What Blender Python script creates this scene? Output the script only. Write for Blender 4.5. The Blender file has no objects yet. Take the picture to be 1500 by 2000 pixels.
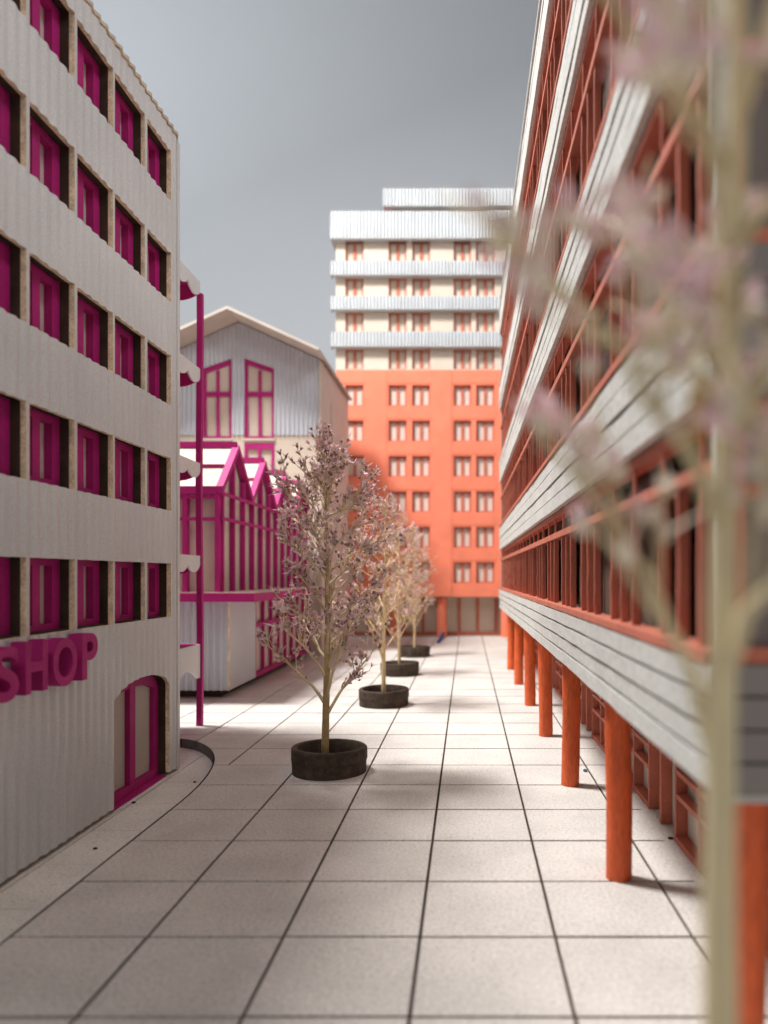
import bpy, math, random
from mathutils import Vector, Matrix
random.seed(7)
sc = bpy.context.scene
col = sc.collection
sc.unit_settings.system = 'METRIC'
sc.unit_settings.scale_length = 0.01            # a table-top card model: one unit is one centimetre

# ---------------------------------------------------------------- camera, world, lamps, exposure
H = 5.305
cam_d = bpy.data.cameras.new('camera'); cam = bpy.data.objects.new('camera', cam_d); col.objects.link(cam)
cam.location = (0, 0, H); cam.rotation_euler = (math.pi / 2, 0, 0)
cam_d.sensor_fit = 'VERTICAL'; cam_d.sensor_height = 36.0; cam_d.lens = 26.3
cam_d.shift_x = -0.081; cam_d.shift_y = 0.0625
cam_d.clip_start = 0.05; cam_d.clip_end = 600
cam_d.dof.use_dof = True; cam_d.dof.focus_distance = 20.3; cam_d.dof.aperture_fstop = 0.205
sc.camera = cam

world = bpy.data.worlds.new('World'); sc.world = world; world.use_nodes = True
bg = world.node_tree.nodes['Background']
bg.inputs['Color'].default_value = (0.90, 0.92, 1.0, 1); bg.inputs['Strength'].default_value = 0.215

def area(name, loc, target, size, power, color):
    d = bpy.data.lights.new(name, 'AREA'); d.shape = 'DISK'; d.size = size; d.energy = power; d.color = color
    o = bpy.data.objects.new(name, d); col.objects.link(o); o.location = loc
    o.rotation_euler = (Vector(target) - Vector(loc)).to_track_quat('-Z', 'Y').to_euler()
    return o
area('key_lamp', (-28.6, 31, 64.5), (-1, 38, 4), 14, 66000, (1.0, 0.99, 0.975))
area('front_lamp', (-1, -30, 58), (-7, 24, 12), 14, 5500, (1.0, 0.93, 0.84))
area('fill_lamp', (30, 4, 54), (-8, 18, 14), 16, 8500, (1.0, 1.0, 1.0))
bl_ = area('backdrop_fill', (-95, 55, 95), (10, 128, 70), 40, 37000, (0.93, 0.97, 1.0))  # added out of frame to brighten the backdrop

sc.view_settings.view_transform = 'Standard'; sc.view_settings.look = 'None'
sc.view_settings.exposure = 0.3; sc.view_settings.gamma = 1.0; sc.view_settings.use_curve_mapping = False
sc.render.engine = 'CYCLES'
sc.cycles.use_denoising = True
sc.cycles.max_bounces = 7; sc.cycles.diffuse_bounces = 4

# ---------------------------------------------------------------- materials
def srgb(r, g, b):
    f = lambda c: (c / 255) / 12.92 if c / 255 <= 0.04045 else ((c / 255 + 0.055) / 1.055) ** 2.4
    return (f(r), f(g), f(b))

def paper(name, rgb, rough=0.8, spec=0.25, var=0.10, var_scale=0.5, fleck=0.0, fleck_scale=14.0, fleck_col=(0.12, 0.08, 0.06),
          grain=0.06, grain_scale=40.0, bump=0.15, bump_scale=28.0, stretch=(1, 1, 1), sparkle=0.0, wear=0.0, wear_col=(0.7, 0.6, 0.5)):
    m = bpy.data.materials.new(name); m.use_nodes = True
    nt = m.node_tree; N = nt.nodes; L = nt.links
    b = N['Principled BSDF']; b.inputs['Roughness'].default_value = rough; b.inputs['Specular IOR Level'].default_value = spec
    geo = N.new('ShaderNodeNewGeometry')
    mp = N.new('ShaderNodeMapping'); mp.inputs['Scale'].default_value = stretch; L.new(geo.outputs['Position'], mp.inputs['Vector'])
    def noise(scale, detail=4.0, src=mp):
        n = N.new('ShaderNodeTexNoise'); n.inputs['Scale'].default_value = scale; n.inputs['Detail'].default_value = detail
        L.new(src.outputs[0], n.inputs['Vector']); return n
    def mul(colin, fac_sock, lo, hi, a=0.3, c=0.7):
        r = N.new('ShaderNodeMapRange'); r.inputs['From Min'].default_value = a; r.inputs['From Max'].default_value = c
        r.inputs['To Min'].default_value = lo; r.inputs['To Max'].default_value = hi; L.new(fac_sock, r.inputs['Value'])
        x = N.new('ShaderNodeVectorMath'); x.operation = 'SCALE'
        L.new(colin, x.inputs[0]); L.new(r.outputs[0], x.inputs['Scale']); return x.outputs[0]
    rgbn = N.new('ShaderNodeRGB'); rgbn.outputs[0].default_value = (*rgb, 1); c = rgbn.outputs[0]
    c = mul(c, noise(var_scale, 5).outputs['Fac'], 1 - var, 1 + var)
    if grain: c = mul(c, noise(grain_scale, 2).outputs['Fac'], 1 - grain, 1 + grain)
    def over(c, fac, colr):
        x = N.new('ShaderNodeMix'); x.data_type = 'RGBA'
        L.new(fac, x.inputs['Factor']); L.new(c, x.inputs['A']); x.inputs['B'].default_value = (*colr, 1); return x.outputs['Result']
    if fleck:
        for k, (sx, sy, rz) in enumerate(((1, 3.2, 0.5), (3.0, 1, -0.4), (1, 2.6, 1.9))):
            m2 = N.new('ShaderNodeMapping'); m2.inputs['Scale'].default_value = (sx, sy, 1.6); m2.inputs['Rotation'].default_value = (0, 0, rz)
            m2.inputs['Location'].default_value = (3.7 * k, 1.3 * k, 0.6 * k); L.new(geo.outputs['Position'], m2.inputs['Vector'])
            n = noise(fleck_scale * (0.7 + 0.35 * k), 1.0, m2)
            r = N.new('ShaderNodeMapRange'); r.inputs['From Min'].default_value = 0.665; r.inputs['From Max'].default_value = 0.76
            r.inputs['To Max'].default_value = fleck; L.new(n.outputs['Fac'], r.inputs['Value'])
            c = over(c, r.outputs[0], fleck_col)
    if wear:
        n = noise(9.0, 8)
        r = N.new('ShaderNodeMapRange'); r.inputs['From Min'].default_value = 0.66; r.inputs['From Max'].default_value = 0.72
        r.inputs['To Max'].default_value = wear; L.new(n.outputs['Fac'], r.inputs['Value'])
        c = over(c, r.outputs[0], wear_col)
    L.new(c, b.inputs['Base Color'])
    if sparkle:
        n = noise(60.0, 1)
        r = N.new('ShaderNodeMapRange'); r.inputs['From Min'].default_value = 0.35; r.inputs['From Max'].default_value = 0.7
        r.inputs['To Min'].default_value = rough + 0.12; r.inputs['To Max'].default_value = max(0.12, rough - sparkle); L.new(n.outputs['Fac'], r.inputs['Value'])
        L.new(r.outputs[0], b.inputs['Roughness'])
    if bump:
        bp = N.new('ShaderNodeBump'); bp.inputs['Strength'].default_value = bump; bp.inputs['Distance'].default_value = 0.03
        L.new(noise(bump_scale, 3).outputs['Fac'], bp.inputs['Height']); L.new(bp.outputs[0], b.inputs['Normal'])
    return m

M = {}
M['tile'] = paper('grey_card_tile', (0.63, 0.585, 0.54), rough=0.75, var=0.10, var_scale=0.6, fleck=0.42, fleck_scale=11, grain=0.15, grain_scale=17, bump=0.5, bump_scale=13)
M['groove'] = paper('burnt_groove', (0.055, 0.035, 0.025), rough=0.9, var=0.2)
M['kerb'] = paper('grey_cut_edge', (0.12, 0.12, 0.115), rough=0.8, var=0.3, var_scale=2.0, wear=0.5, wear_col=(0.35, 0.35, 0.34))
M['pearl'] = paper('pearl_corrugated_paper', (0.645, 0.65, 0.64), rough=0.42, spec=0.5, var=0.07, var_scale=0.35, grain=0.11, grain_scale=30, bump=0.35, bump_scale=22, sparkle=0.2)
M['edge'] = paper('tan_board_edge', (0.74, 0.61, 0.42), rough=0.9, var=0.25, var_scale=3.0, grain=0.2, grain_scale=18)
M['burnt'] = paper('brown_burnt_edge', (0.055, 0.036, 0.024), rough=0.9, var=0.35, var_scale=2.0, grain=0.2)
M['magenta'] = paper('magenta_paint', (0.42, 0.013, 0.165), rough=0.62, spec=0.3, var=0.14, var_scale=1.4, grain=0.08, grain_scale=18, bump=0.3, bump_scale=12)
M['cream'] = paper('cream_board', (0.62, 0.53, 0.435), rough=0.85, var=0.06, grain=0.06, grain_scale=12, fleck=0.25, fleck_scale=8)
M['paneboard'] = paper('grey_beige_board', (0.55, 0.49, 0.43), rough=0.85, var=0.08, grain=0.07)
M['slab'] = paper('pale_card_slab', (0.78, 0.74, 0.68), rough=0.75, var=0.08, var_scale=0.8, fleck=0.4, fleck_scale=11, grain=0.14, grain_scale=20, bump=0.4, bump_scale=14)
M['pinkpane'] = paper('pink_beige_pane', (0.66, 0.54, 0.47), rough=0.8, var=0.06)
M['white'] = paper('white_card', (0.57, 0.585, 0.60), rough=0.6, var=0.04, grain=0.04, bump=0.1)
M['silver'] = paper('silver_ribbed_paper', (0.56, 0.58, 0.62), rough=0.38, spec=0.55, var=0.05, grain=0.05, bump=0.15, sparkle=0.12)
M['orange'] = paper('orange_red_paint', (0.82, 0.225, 0.13), rough=0.7, var=0.08, var_scale=0.7, grain=0.05, bump=0.15)
M['column'] = paper('orange_brushed_paint', (0.70, 0.115, 0.028), rough=0.5, spec=0.4, var=0.16, var_scale=1.6, grain=0.12, grain_scale=10, bump=1.0, bump_scale=9, stretch=(1.8, 1.8, 0.5), wear=0.18, wear_col=(0.8, 0.35, 0.2))
M['rust'] = paper('salmon_paint', (0.50, 0.155, 0.10), rough=0.7, var=0.12, var_scale=1.5, grain=0.1, bump=0.3, bump_scale=14, wear=0.25, wear_col=(0.75, 0.35, 0.25))
M['plank'] = paper('grey_plank_card', (0.56, 0.55, 0.51), rough=0.75, var=0.07, var_scale=0.8, grain=0.14, grain_scale=11, bump=0.5, bump_scale=9, fleck=0.3, fleck_scale=8, fleck_col=(0.3, 0.28, 0.25))
M['dark'] = paper('dark_brown_board', (0.075, 0.05, 0.038), rough=0.9, var=0.25)
M['shaded_inside'] = paper('shaded_brown_board', (0.11, 0.068, 0.048), rough=0.9, var=0.2)  # brown card, darkened so its colour carries the shade of the unlit rooms
M['shaded_endwall'] = paper('shaded_grey_endwall', (0.24, 0.215, 0.20), rough=0.8, var=0.08)  # end wall card, its shaded look put into a darker grey
M['pot'] = paper('dark_brown_pot', (0.060, 0.042, 0.030), rough=0.75, var=0.35, var_scale=2.5, grain=0.25, grain_scale=8, bump=0.8, bump_scale=6, wear=0.35, wear_col=(0.16, 0.12, 0.09))
M['soil'] = paper('dark_green_pot_inside', (0.020, 0.022, 0.012), rough=0.95, var=0.3)
M['stem'] = paper('dry_olive_stem', (0.40, 0.295, 0.145), rough=0.6, var=0.3, var_scale=1.2, grain=0.15, grain_scale=10, bump=0.5, bump_scale=10)
M['twig'] = paper('dry_tan_twig', (0.66, 0.54, 0.34), rough=0.65, var=0.3, var_scale=1.5, bump=0.2)
M['spike'] = paper('mauve_spike', (0.72, 0.545, 0.475), rough=0.6, var=0.45, var_scale=2.5, bump=0)
M['petal'] = paper('pale_pink_petal', (0.84, 0.60, 0.63), rough=0.55, var=0.2, var_scale=3.0, bump=0)
M['calyx'] = paper('brown_calyx', (0.31, 0.205, 0.18), rough=0.7, var=0.35, var_scale=3.0, bump=0)
M['straw'] = paper('dry_straw_stem', (0.72, 0.54, 0.30), rough=0.65, var=0.2, bump=0.2)
M['peach'] = paper('dry_peach_spike', (0.80, 0.60, 0.46), rough=0.6, var=0.3, var_scale=2.5, bump=0)
M['pale_stem'] = paper('pale_olive_stem', (0.60, 0.51, 0.31), rough=0.6, var=0.2, bump=0.2)
M['backlit_spike'] = paper('backlit_cream_spike', (0.70, 0.62, 0.50), rough=0.6, var=0.3, bump=0)  # foreground buds, backlit paleness put into the colour
M['leaf'] = paper('dry_tan_leaf', (0.42, 0.29, 0.10), rough=0.6, var=0.25, var_scale=3.0, bump=0.2)
M['backdrop'] = paper('grey_blue_backdrop', (0.66, 0.69, 0.71), rough=0.95, spec=0.05, var=0.05, var_scale=0.012, grain=0, bump=0)
M['base'] = paper('grey_card_base', (0.50, 0.47, 0.44), rough=0.85, var=0.08)
M['blue'] = paper('blue_paint', (0.05, 0.075, 0.26), rough=0.6, var=0.2)
M['teal'] = paper('teal_paint', (0.03, 0.09, 0.13), rough=0.6, var=0.2)
M['black'] = paper('black_pin', (0.012, 0.011, 0.010), rough=0.6, var=0.1)

# ---------------------------------------------------------------- helpers
class MB:
    def __init__(s): s.v = []; s.f = []; s.mi = []
    def add(s, vs, fs, mi=0):
        o = len(s.v); s.v += [tuple(p) for p in vs]
        for k, f in enumerate(fs):
            s.f.append(tuple(i + o for i in f)); s.mi.append(mi[k] if isinstance(mi, (list, tuple)) else mi)
    def box(s, x0, x1, y0, y1, z0, z1, mi=0):
        vs = [(x0, y0, z0), (x1, y0, z0), (x1, y1, z0), (x0, y1, z0), (x0, y0, z1), (x1, y0, z1), (x1, y1, z1), (x0, y1, z1)]
        s.add(vs, [(0, 3, 2, 1), (4, 5, 6, 7), (0, 1, 5, 4), (1, 2, 6, 5), (2, 3, 7, 6), (3, 0, 4, 7)], mi)
    def prism(s, poly, axis, a, b, mi=0, side=None):
        """extrude a 2D polygon along an axis; poly is (u,v): axis x -> (y,z), y -> (x,z), z -> (x,y)"""
        P = {'x': lambda u, v, w: (w, u, v), 'y': lambda u, v, w: (u, w, v), 'z': lambda u, v, w: (u, v, w)}[axis]
        n = len(poly); vs = [P(u, v, a) for u, v in poly] + [P(u, v, b) for u, v in poly]
        fs = [tuple(range(n - 1, -1, -1)), tuple(range(n, 2 * n))] + [(i, (i + 1) % n, n + (i + 1) % n, n + i) for i in range(n)]
        sd = mi if side is None else side
        s.add(vs, fs, [mi, mi] + [sd] * n)
    def tube(s, pts, rads, n=6, mi=0):
        pts = [Vector(p) for p in pts]; vs = []; up = Vector((0.31, 0.17, 0.93))
        for i, p in enumerate(pts):
            d = (pts[min(i + 1, len(pts) - 1)] - pts[max(i - 1, 0)]).normalized()
            a = d.cross(up)
            if a.length < 1e-3: a = d.cross(Vector((1, 0, 0)))
            a.normalize(); b = d.cross(a)
            for k in range(n):
                t = 2 * math.pi * k / n; vs.append(p + (a * math.cos(t) + b * math.sin(t)) * rads[i])
        fs = [(i * n + k, i * n + (k + 1) % n, (i + 1) * n + (k + 1) % n, (i + 1) * n + k) for i in range(len(pts) - 1) for k in range(n)]
        fs += [tuple(range(n - 1, -1, -1)), tuple(range((len(pts) - 1) * n, len(pts) * n))]
        s.add(vs, fs, mi)
    def lathe(s, prof, n=40, mi=0, wob=0.0, rng=None):
        vs = []; rng = rng or random
        ph = [rng.uniform(0, 6.28) for _ in range(3)]
        for j, (r, z) in enumerate(prof):
            for k in range(n):
                t = 2 * math.pi * k / n
                w = 1 + wob * (math.sin(2 * t + ph[0]) + 0.6 * math.sin(3 * t + ph[1]) + 0.4 * math.sin(5 * t + ph[2] + j))
                vs.append((r * w * math.cos(t), r * w * math.sin(t), z + wob * 2.0 * r * math.sin(t + ph[1]) * (0 if z < 0.02 else 1)))
        fs = [(j * n + k, j * n + (k + 1) % n, (j + 1) * n + (k + 1) % n, (j + 1) * n + k) for j in range(len(prof) - 1) for k in range(n)]
        s.add(vs, fs, mi)
    def mesh(s, name, mats):
        me = bpy.data.meshes.new(name); me.from_pydata(s.v, [], s.f); me.update()
        for m in (mats if isinstance(mats, (list, tuple)) else [mats]): me.materials.append(M[m])
        me.polygons.foreach_set('material_index', s.mi); return me
    def build(s, name, mats, parent=None, smooth=False):
        me = s.mesh(name, mats)
        if smooth: me.polygons.foreach_set('use_smooth', [True] * len(me.polygons))
        return link(name, me, parent)

def link(name, me, parent=None, loc=None, rot=None):
    o = bpy.data.objects.new(name, me); col.objects.link(o)
    if parent: o.parent = parent
    if loc: o.location = loc
    if rot: o.rotation_euler = rot
    return o
def tag(o, label, cat, group=None):
    o['label'] = label; o['category'] = cat
    if group: o['group'] = group
    return o
def thing(name, label, cat, loc=(0, 0, 0), rz=0.0, group=None):
    o = link(name, None, None, loc, (0, 0, rz)); o.empty_display_size = 0.5
    return tag(o, label, cat, group)
def sub(name, parent, loc=(0, 0, 0)):
    o = link(name, None, parent, loc); o.empty_display_size = 0.2; return o
def struct(o): o['kind'] = 'structure'; return o
def boxpart(name, parent, b, mat): m = MB(); m.box(*b); return m.build(name, mat, parent)

def linspace(a, b, step):
    n = max(1, int(math.ceil((b - a) / step))); return [a + (b - a) * i / n for i in range(n + 1)]

def ribbed(mb, axis, a, b, zlo, zhi, plane, sign, back, pitch, amp, mi=0, em=1, step=None, phase=0.0, sharp=1.0, jit=0.0):
    """a ribbed sheet along axis ('x' or 'y') from a to b: front on plane (+sign outward), flat back at plane-sign*back.
    zlo / zhi are numbers or functions of the running coordinate"""
    zl = zlo if callable(zlo) else (lambda t: zlo); zh = zhi if callable(zhi) else (lambda t: zhi)
    ts = linspace(a, b, step or pitch / 8); n = len(ts); vs = []
    P = (lambda t, w, z: (w, t, z)) if axis == 'y' else (lambda t, w, z: (t, w, z))
    for t in ts:
        c = 0.5 + 0.5 * math.cos(2 * math.pi * t / pitch + phase); c = c ** sharp
        w = plane + sign * amp * (c - 0.5) + jit * math.sin(t * 2.1 + 1.0) * sign
        wb = plane - sign * back
        j = jit * 0.6 * math.sin(t * 9.7 + plane)
        vs += [P(t, w, zl(t) + j), P(t, w, zh(t) + j), P(t, wb, zl(t) + j), P(t, wb, zh(t) + j)]
    fs = []; ms = []
    for i in range(n - 1):
        o = 4 * i; q = o + 4
        fs += [(o, q, q + 1, o + 1), (o + 2, o + 3, q + 3, q + 2), (o, o + 2, q + 2, q), (o + 1, q + 1, q + 3, o + 3)]; ms += [mi, em, em, em]
    e = 4 * (n - 1)
    fs += [(0, 1, 3, 2), (e, e + 2, e + 3, e + 1)]; ms += [em, em]
    mb.add(vs, fs, ms)

# ---------------------------------------------------------------- backdrop and base
m = MB()
m.add([(-210, 128, -12), (210, 128, -12), (210, 128, 190), (-210, 128, 190)], [(0, 1, 2, 3)])
m.box(-210, 210, 128.2, 129, -12, 190)
bd = struct(m.build('backdrop', 'backdrop'))
struct(boxpart('ground', None, (-60, 60, -14, 100, -1.0, -0.42), 'base'))

# ---------------------------------------------------------------- paved floor: every tile a piece
GX = [-10.70, -8.70, -6.70, -4.70, -2.70, -0.69, 1.30, 3.32]
def edge_x(y):
    """the cut edge of the paved sheet beside the sunken strip (the sheet lies to its right)"""
    if y <= 17.2: return -6.74
    if y >= 24.6: return -99.0
    t = (y - 17.2) / 7.4
    return -6.74 - 3.3 * (1 - math.sqrt(max(0.0, 1 - t ** 2.2)))
floor = MB(); yy = [1.0] + linspace(17.2, 24.598, 0.2)
# dark layer below the tiles
for a, b in zip(yy[:-1], yy[1:]):
    xa, xb = max(edge_x(a), -30.0), max(edge_x(b), -30.0)
    floor.add([(xa + .01, a, -.035), (9.6, a, -.035), (9.6, b, -.035), (xb + .01, b, -.035),
               (xa + .01, a, -.40), (9.6, a, -.40), (9.6, b, -.40), (xb + .01, b, -.40)],
              [(0, 1, 2, 3), (7, 6, 5, 4), (3, 7, 4, 0), (1, 5, 6, 2)])
floor.box(-30, 9.6, 24.61, 96, -.40, -.035)
floor_o = struct(floor.build('floor', 'groove'))
tile_cache = {}
def tile_poly(poly, parent, name='tile', key=None, loc=(0, 0, 0), th=0.033, top=0.0):
    if key is not None and key in tile_cache: return link(name, tile_cache[key], parent, loc)
    mb = MB(); mb.prism(poly, 'z', top - th, top); me = mb.mesh(name, 'slab' if name == 'paving_slab' else 'tile')
    if key is not None: tile_cache[key] = me
    return link(name, me, parent, loc)
rows = [1 + 2 * k for k in range(0, 20)]      # 1..39 as pieces, beyond that one joined field
GWX, GWY = 0.027, 0.032
far = MB()
for r in range(1, 46):
    y0 = r * 2 - 1; y1 = y0 + 2
    for i in range(-3, len(GX) - 1):
        x0 = GX[i] if i >= 0 else GX[0] + 2 * i
        x1 = GX[i + 1] if i >= -1 else GX[0] + 2 * (i + 1)
        if i == 2 and y1 <= 21.1: x0 = -99.0
        if i <= 1 and y1 <= 21.1: continue
        a0, a1, b0, b1 = x0 + GWX, x1 - GWX, y0 + GWY, y1 - GWY
        es = [edge_x(y0 + 2 * k / 8) for k in range(9)]
        if min(es) >= a1 - .1: continue
        if y0 >= 41 or (i < 0 and y0 > 31): far.prism([(a0, b0), (a1, b0), (a1, b1), (a0, b1)], 'z', -.033, 0.0); continue
        dz = random.uniform(-.004, .004)
        if i == 2 and y1 <= 17.1: a0 = -6.70
        if max(es) <= a0 + .02:
            tile_poly([(a0, b0), (a1, b0), (a1, b1), (a0, b1)], floor_o, key=('t', i, r % 2), loc=(0, 0, dz)) if False else \
                tile_poly([(0, 0), (a1 - a0, 0), (a1 - a0, b1 - b0), (0, b1 - b0)], floor_o, key=round(a1 - a0, 3), loc=(a0, b0, dz))
        else:
            ys = linspace(b0, b1, 0.2); left = [(max(a0, edge_x(y) + .035), y) for y in ys if max(a0, edge_x(y) + .035) < a1 - .02]
            if len(left) < 2: continue
            lo = left[0][1]; hi = left[-1][1]
            tile_poly([(a1, lo), (a1, hi)] + left[::-1], floor_o)
    if y0 < 41:
        tile_poly([(0, 0), (0.62, 0), (0.62, 2 - 2 * GWY), (0, 2 - 2 * GWY)], floor_o, key='margin', loc=(3.32 + GWX, y0 + GWY, 0))
    else:
        far.prism([(3.32 + GWX, y0 + GWY), (9.5, y0 + GWY), (9.5, y1 - GWY), (3.32 + GWX, y1 - GWY)], 'z', -.033, 0.0)
o = far.build('tile_field', 'tile', floor_o); o['kind'] = 'stuff'
for a in range(1, 41, 4):
    tile_poly([(0, 0), (5.55, 0), (5.55, 3.999), (0, 3.999)], floor_o, name='floor_panel', key='panel', loc=(3.32 + GWX + .622, a + GWY, 0))
# cut edge of the sheet, seen across the sunken strip
kb = MB(); ys = [1.0, 9.0] + linspace(17.2, 24.599, 0.12); prev = None
for y in ys:
    x = edge_x(y)
    p = (x - .012 if y < 24.5 else x, y)
    if prev: kb.add([(prev[0], prev[1], -.34), (p[0], p[1], -.34), (p[0], p[1], -.004), (prev[0], prev[1], -.004)], [(0, 1, 2, 3)])
    prev = p
kb.add([(prev[0], prev[1], -.34), (-30, 24.6, -.34), (-30, 24.6, -.004), (prev[0], prev[1], -.004)], [(0, 1, 2, 3)])
kb.build('kerb', 'kerb', floor_o, smooth=True)
# sunken strip beside the shop, its own slabs
PZ = -0.30
pv = struct(boxpart('pavement', None, (-30, -6.3, 0.5, 25.0, -.41, PZ - .03), 'groove'))
yl = [20.35 - 1.94 * k for k in range(11)]
for k in range(10):
    tile_poly([(0, 0), (1.60, 0), (1.60, 1.94 - .026), (0, 1.94 - .026)], pv, name='paving_slab', key='slab', loc=(-8.24, yl[k + 1] + .013, PZ), th=.028)
tile_poly([(-8.24, 20.363), (-6.64, 20.363), (-6.64, 24.7), (-8.24, 24.7)], pv, name='paving_slab', th=.028, top=PZ)
tile_poly([(-14, 1), (-8.27, 1), (-8.27, 24.7), (-14, 24.7)], pv, name='paving_slab', th=.028, top=PZ)

# ---------------------------------------------------------------- shop building on the left
S = 8.35 / 7.9
LY = lambda y: y * S
LZ = lambda z: H + (z - H) * S
XW = -8.35
shop = thing('shop_building', 'pearl grey ribbed card building with rows of recessed magenta windows and an arched door', 'building', (XW, 15, PZ))
SHI = shop.matrix_basis.inverted()
def P(o, parent=shop):   # parts are written in world coordinates
    o.matrix_parent_inverse = parent.matrix_basis.inverted(); return o
cols = [(18.51, 19.91), (16.82, 18.34), (15.20, 16.66), (13.55, 15.03), (11.90, 13.39), (10.26, 11.74), (8.62, 10.10)]
cols = [(LY(a), LY(b)) for a, b in cols]
rws = [(LZ(15.30), LZ(16.62)), (LZ(12.60), LZ(13.90)), (LZ(9.85), LZ(11.17)), (LZ(7.04), LZ(8.44)), (LZ(4.22), LZ(5.64))]
YE = LY(20.36); YS = LY(8.40); ZT = LZ(17.22); PIT = 0.345
DY0, DY1 = LY(16.75), LY(19.84)
def arch(y):
    t = (y - DY0) / (DY1 - DY0)
    if t < 0 or t > 1: return None
    return LZ(2.40) + 0.44 * S * math.sqrt(max(0, 1 - (2 * t - 1) ** 2)) ** 1.0
sk = MB(); R = dict(pitch=PIT, amp=0.042, sharp=0.8, jit=0.006)
bands = [(rws[0][1], ZT)] + [(rws[k + 1][1], rws[k][0]) for k in range(4)]
for z0, z1 in bands: ribbed(sk, 'y', YS, YE, z0, z1, XW, 1, .10, **R)
# ground storey band with the arched doorway
zb = PZ + .10
ribbed(sk, 'y', YS, DY0, zb, rws[4][0], XW, 1, .10, **R)
ribbed(sk, 'y', DY0, DY1, lambda y: arch(y), rws[4][0], XW, 1, .10, step=.03, **R)
ribbed(sk, 'y', DY1, YE, zb, rws[4][0], XW, 1, .10, **R)
for z0, z1 in rws:
    ys = [YE] + [v for c in cols for v in (c[1], c[0])] + [YS]
    for k in range(0, len(ys), 2):
        ribbed(sk, 'y', ys[k + 1], ys[k], z0, z1, XW, 1, .10, **R)
P(sk.build('facade', ['pearl', 'edge'], shop, smooth=False))
lay = MB(); x0, x1 = XW - .30, XW - .10
for z0, z1 in bands: lay.box(x0, x1, YS, YE, z0 + .03, z1 - (.03 if z1 < ZT else -.02))
for z0, z1 in rws:
    ys = [YE] + [v for c in cols for v in (c[1], c[0])] + [YS]
    for k in range(0, len(ys), 2): lay.box(x0, x1, ys[k + 1], ys[k], z0 + .03, z1 + .03)
lay.box(x0, x1, YS, DY0, zb, rws[4][0] + .03); lay.box(x0, x1, DY1, YE, zb, rws[4][0] + .03)
n = 20
for i in range(n):
    a = DY0 + (DY1 - DY0) * i / n; b = DY0 + (DY1 - DY0) * (i + 1) / n
    lay.box(x0, x1, a, b, max(arch(a), arch(b)), rws[4][0] + .03)
P(lay.build('backing_layer', 'burnt', shop))
P(boxpart('body', shop, (-21, XW - .53, YS, YE + .1, PZ + .02, ZT - .15), 'paneboard'))
m = MB(); ribbed(m, 'y', YS, YE + .02, ZT + .03, ZT + .10, XW + .05, 1, 1.5, PIT, .06, step=.04, jit=.012)
m.box(-21, XW - 1.45, YS, YE + .1, ZT + .03, ZT + .09)
P(m.build('roof', ['paneboard', 'edge'], shop))
# return strip at the far corner
m = MB(); m.box(XW - .50, XW + .03, YE + .005, YE + .055, zb - .08, ZT + .07); m.box(XW - .6, XW - .01, YE + .055, YE + .27, zb - .05, ZT - .02)
P(m.build('corner_strip', 'pearl', shop))
# windows
def ring(mb, x0, x1, y0, y1, z0, z1, w, wb=None):
    wb = wb or w
    mb.box(x0, x1, y0, y0 + w, z0, z1); mb.box(x0, x1, y1 - w, y1, z0, z1)
    mb.box(x0, x1, y0 + w, y1 - w, z0, z0 + wb); mb.box(x0, x1, y0 + w, y1 - w, z1 - wb, z1)
wcache = {}
for (z0, z1) in rws:
    for (y0, y1) in cols:
        w = y1 - y0; h = z1 - z0
        win = sub('window', shop); P(win)
        win.location = (XW - .30, y0, z0)
        k = (round(w, 3), round(h, 3))
        if k not in wcache:
            f = MB(); D = .17; f.box(-D, 0, 0, .24, 0, h + .02); f.box(-D, 0, w - .29, w, 0, h + .02); f.box(-D, -.001, .24, w - .29, 0, .16); f.box(-D, -.001, .24, w - .29, h - .14, h + .02); f.box(-D, -.002, w - 1.00, w - .72, .16, h - .14)
            g = MB(); g.box(-.21, -.175, 0.02, w - .02, .01, h)
            wcache[k] = (f.mesh('frame', 'magenta'), g.mesh('pane', 'paneboard'))
        link('frame', wcache[k][0], win); link('pane', wcache[k][1], win)
# arched door
door = sub('door', shop); P(door)
f = MB(); xd0, xd1 = XW - .42, XW - .30
zf = PZ + .03
n = 16; w = .30
for i in range(n):
    a = DY0 + (DY1 - DY0) * i / n; b = DY0 + (DY1 - DY0) * (i + 1) / n
    za, zc = arch(a), arch(b)
    f.prism([(a, za - .28), (b, zc - .28), (b, zc + .02), (a, za + .02)], 'x', xd0, xd1)
f.box(xd0, xd1 - .002, DY0, DY0 + w, zf, arch(DY0 + .02) - .1); f.box(xd0, xd1 - .002, DY1 - w, DY1, zf, arch(DY1 - .02) - .1)
f.box(xd0 + .01, xd1 + .02, DY0 + w, DY1 - w, zf, zf + .22)
yc = (DY0 + DY1) / 2
f.box(xd0, xd1 + .01, yc - .16, yc + .16, zf + .22, arch(yc) - .2)
link('frame', f.mesh('frame', 'magenta'), door); f = MB(); f.box(xd0 - .05, xd0 - .004, DY0 + .03, DY1 - .03, zf, arch(yc) - .12)
link('panel', f.mesh('panel', 'paneboard'), door)
P(boxpart('threshold', shop, (XW - .45, XW - .06, DY0 + .02, DY1 - .02, PZ + .005, zf - .002), 'magenta'))
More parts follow.
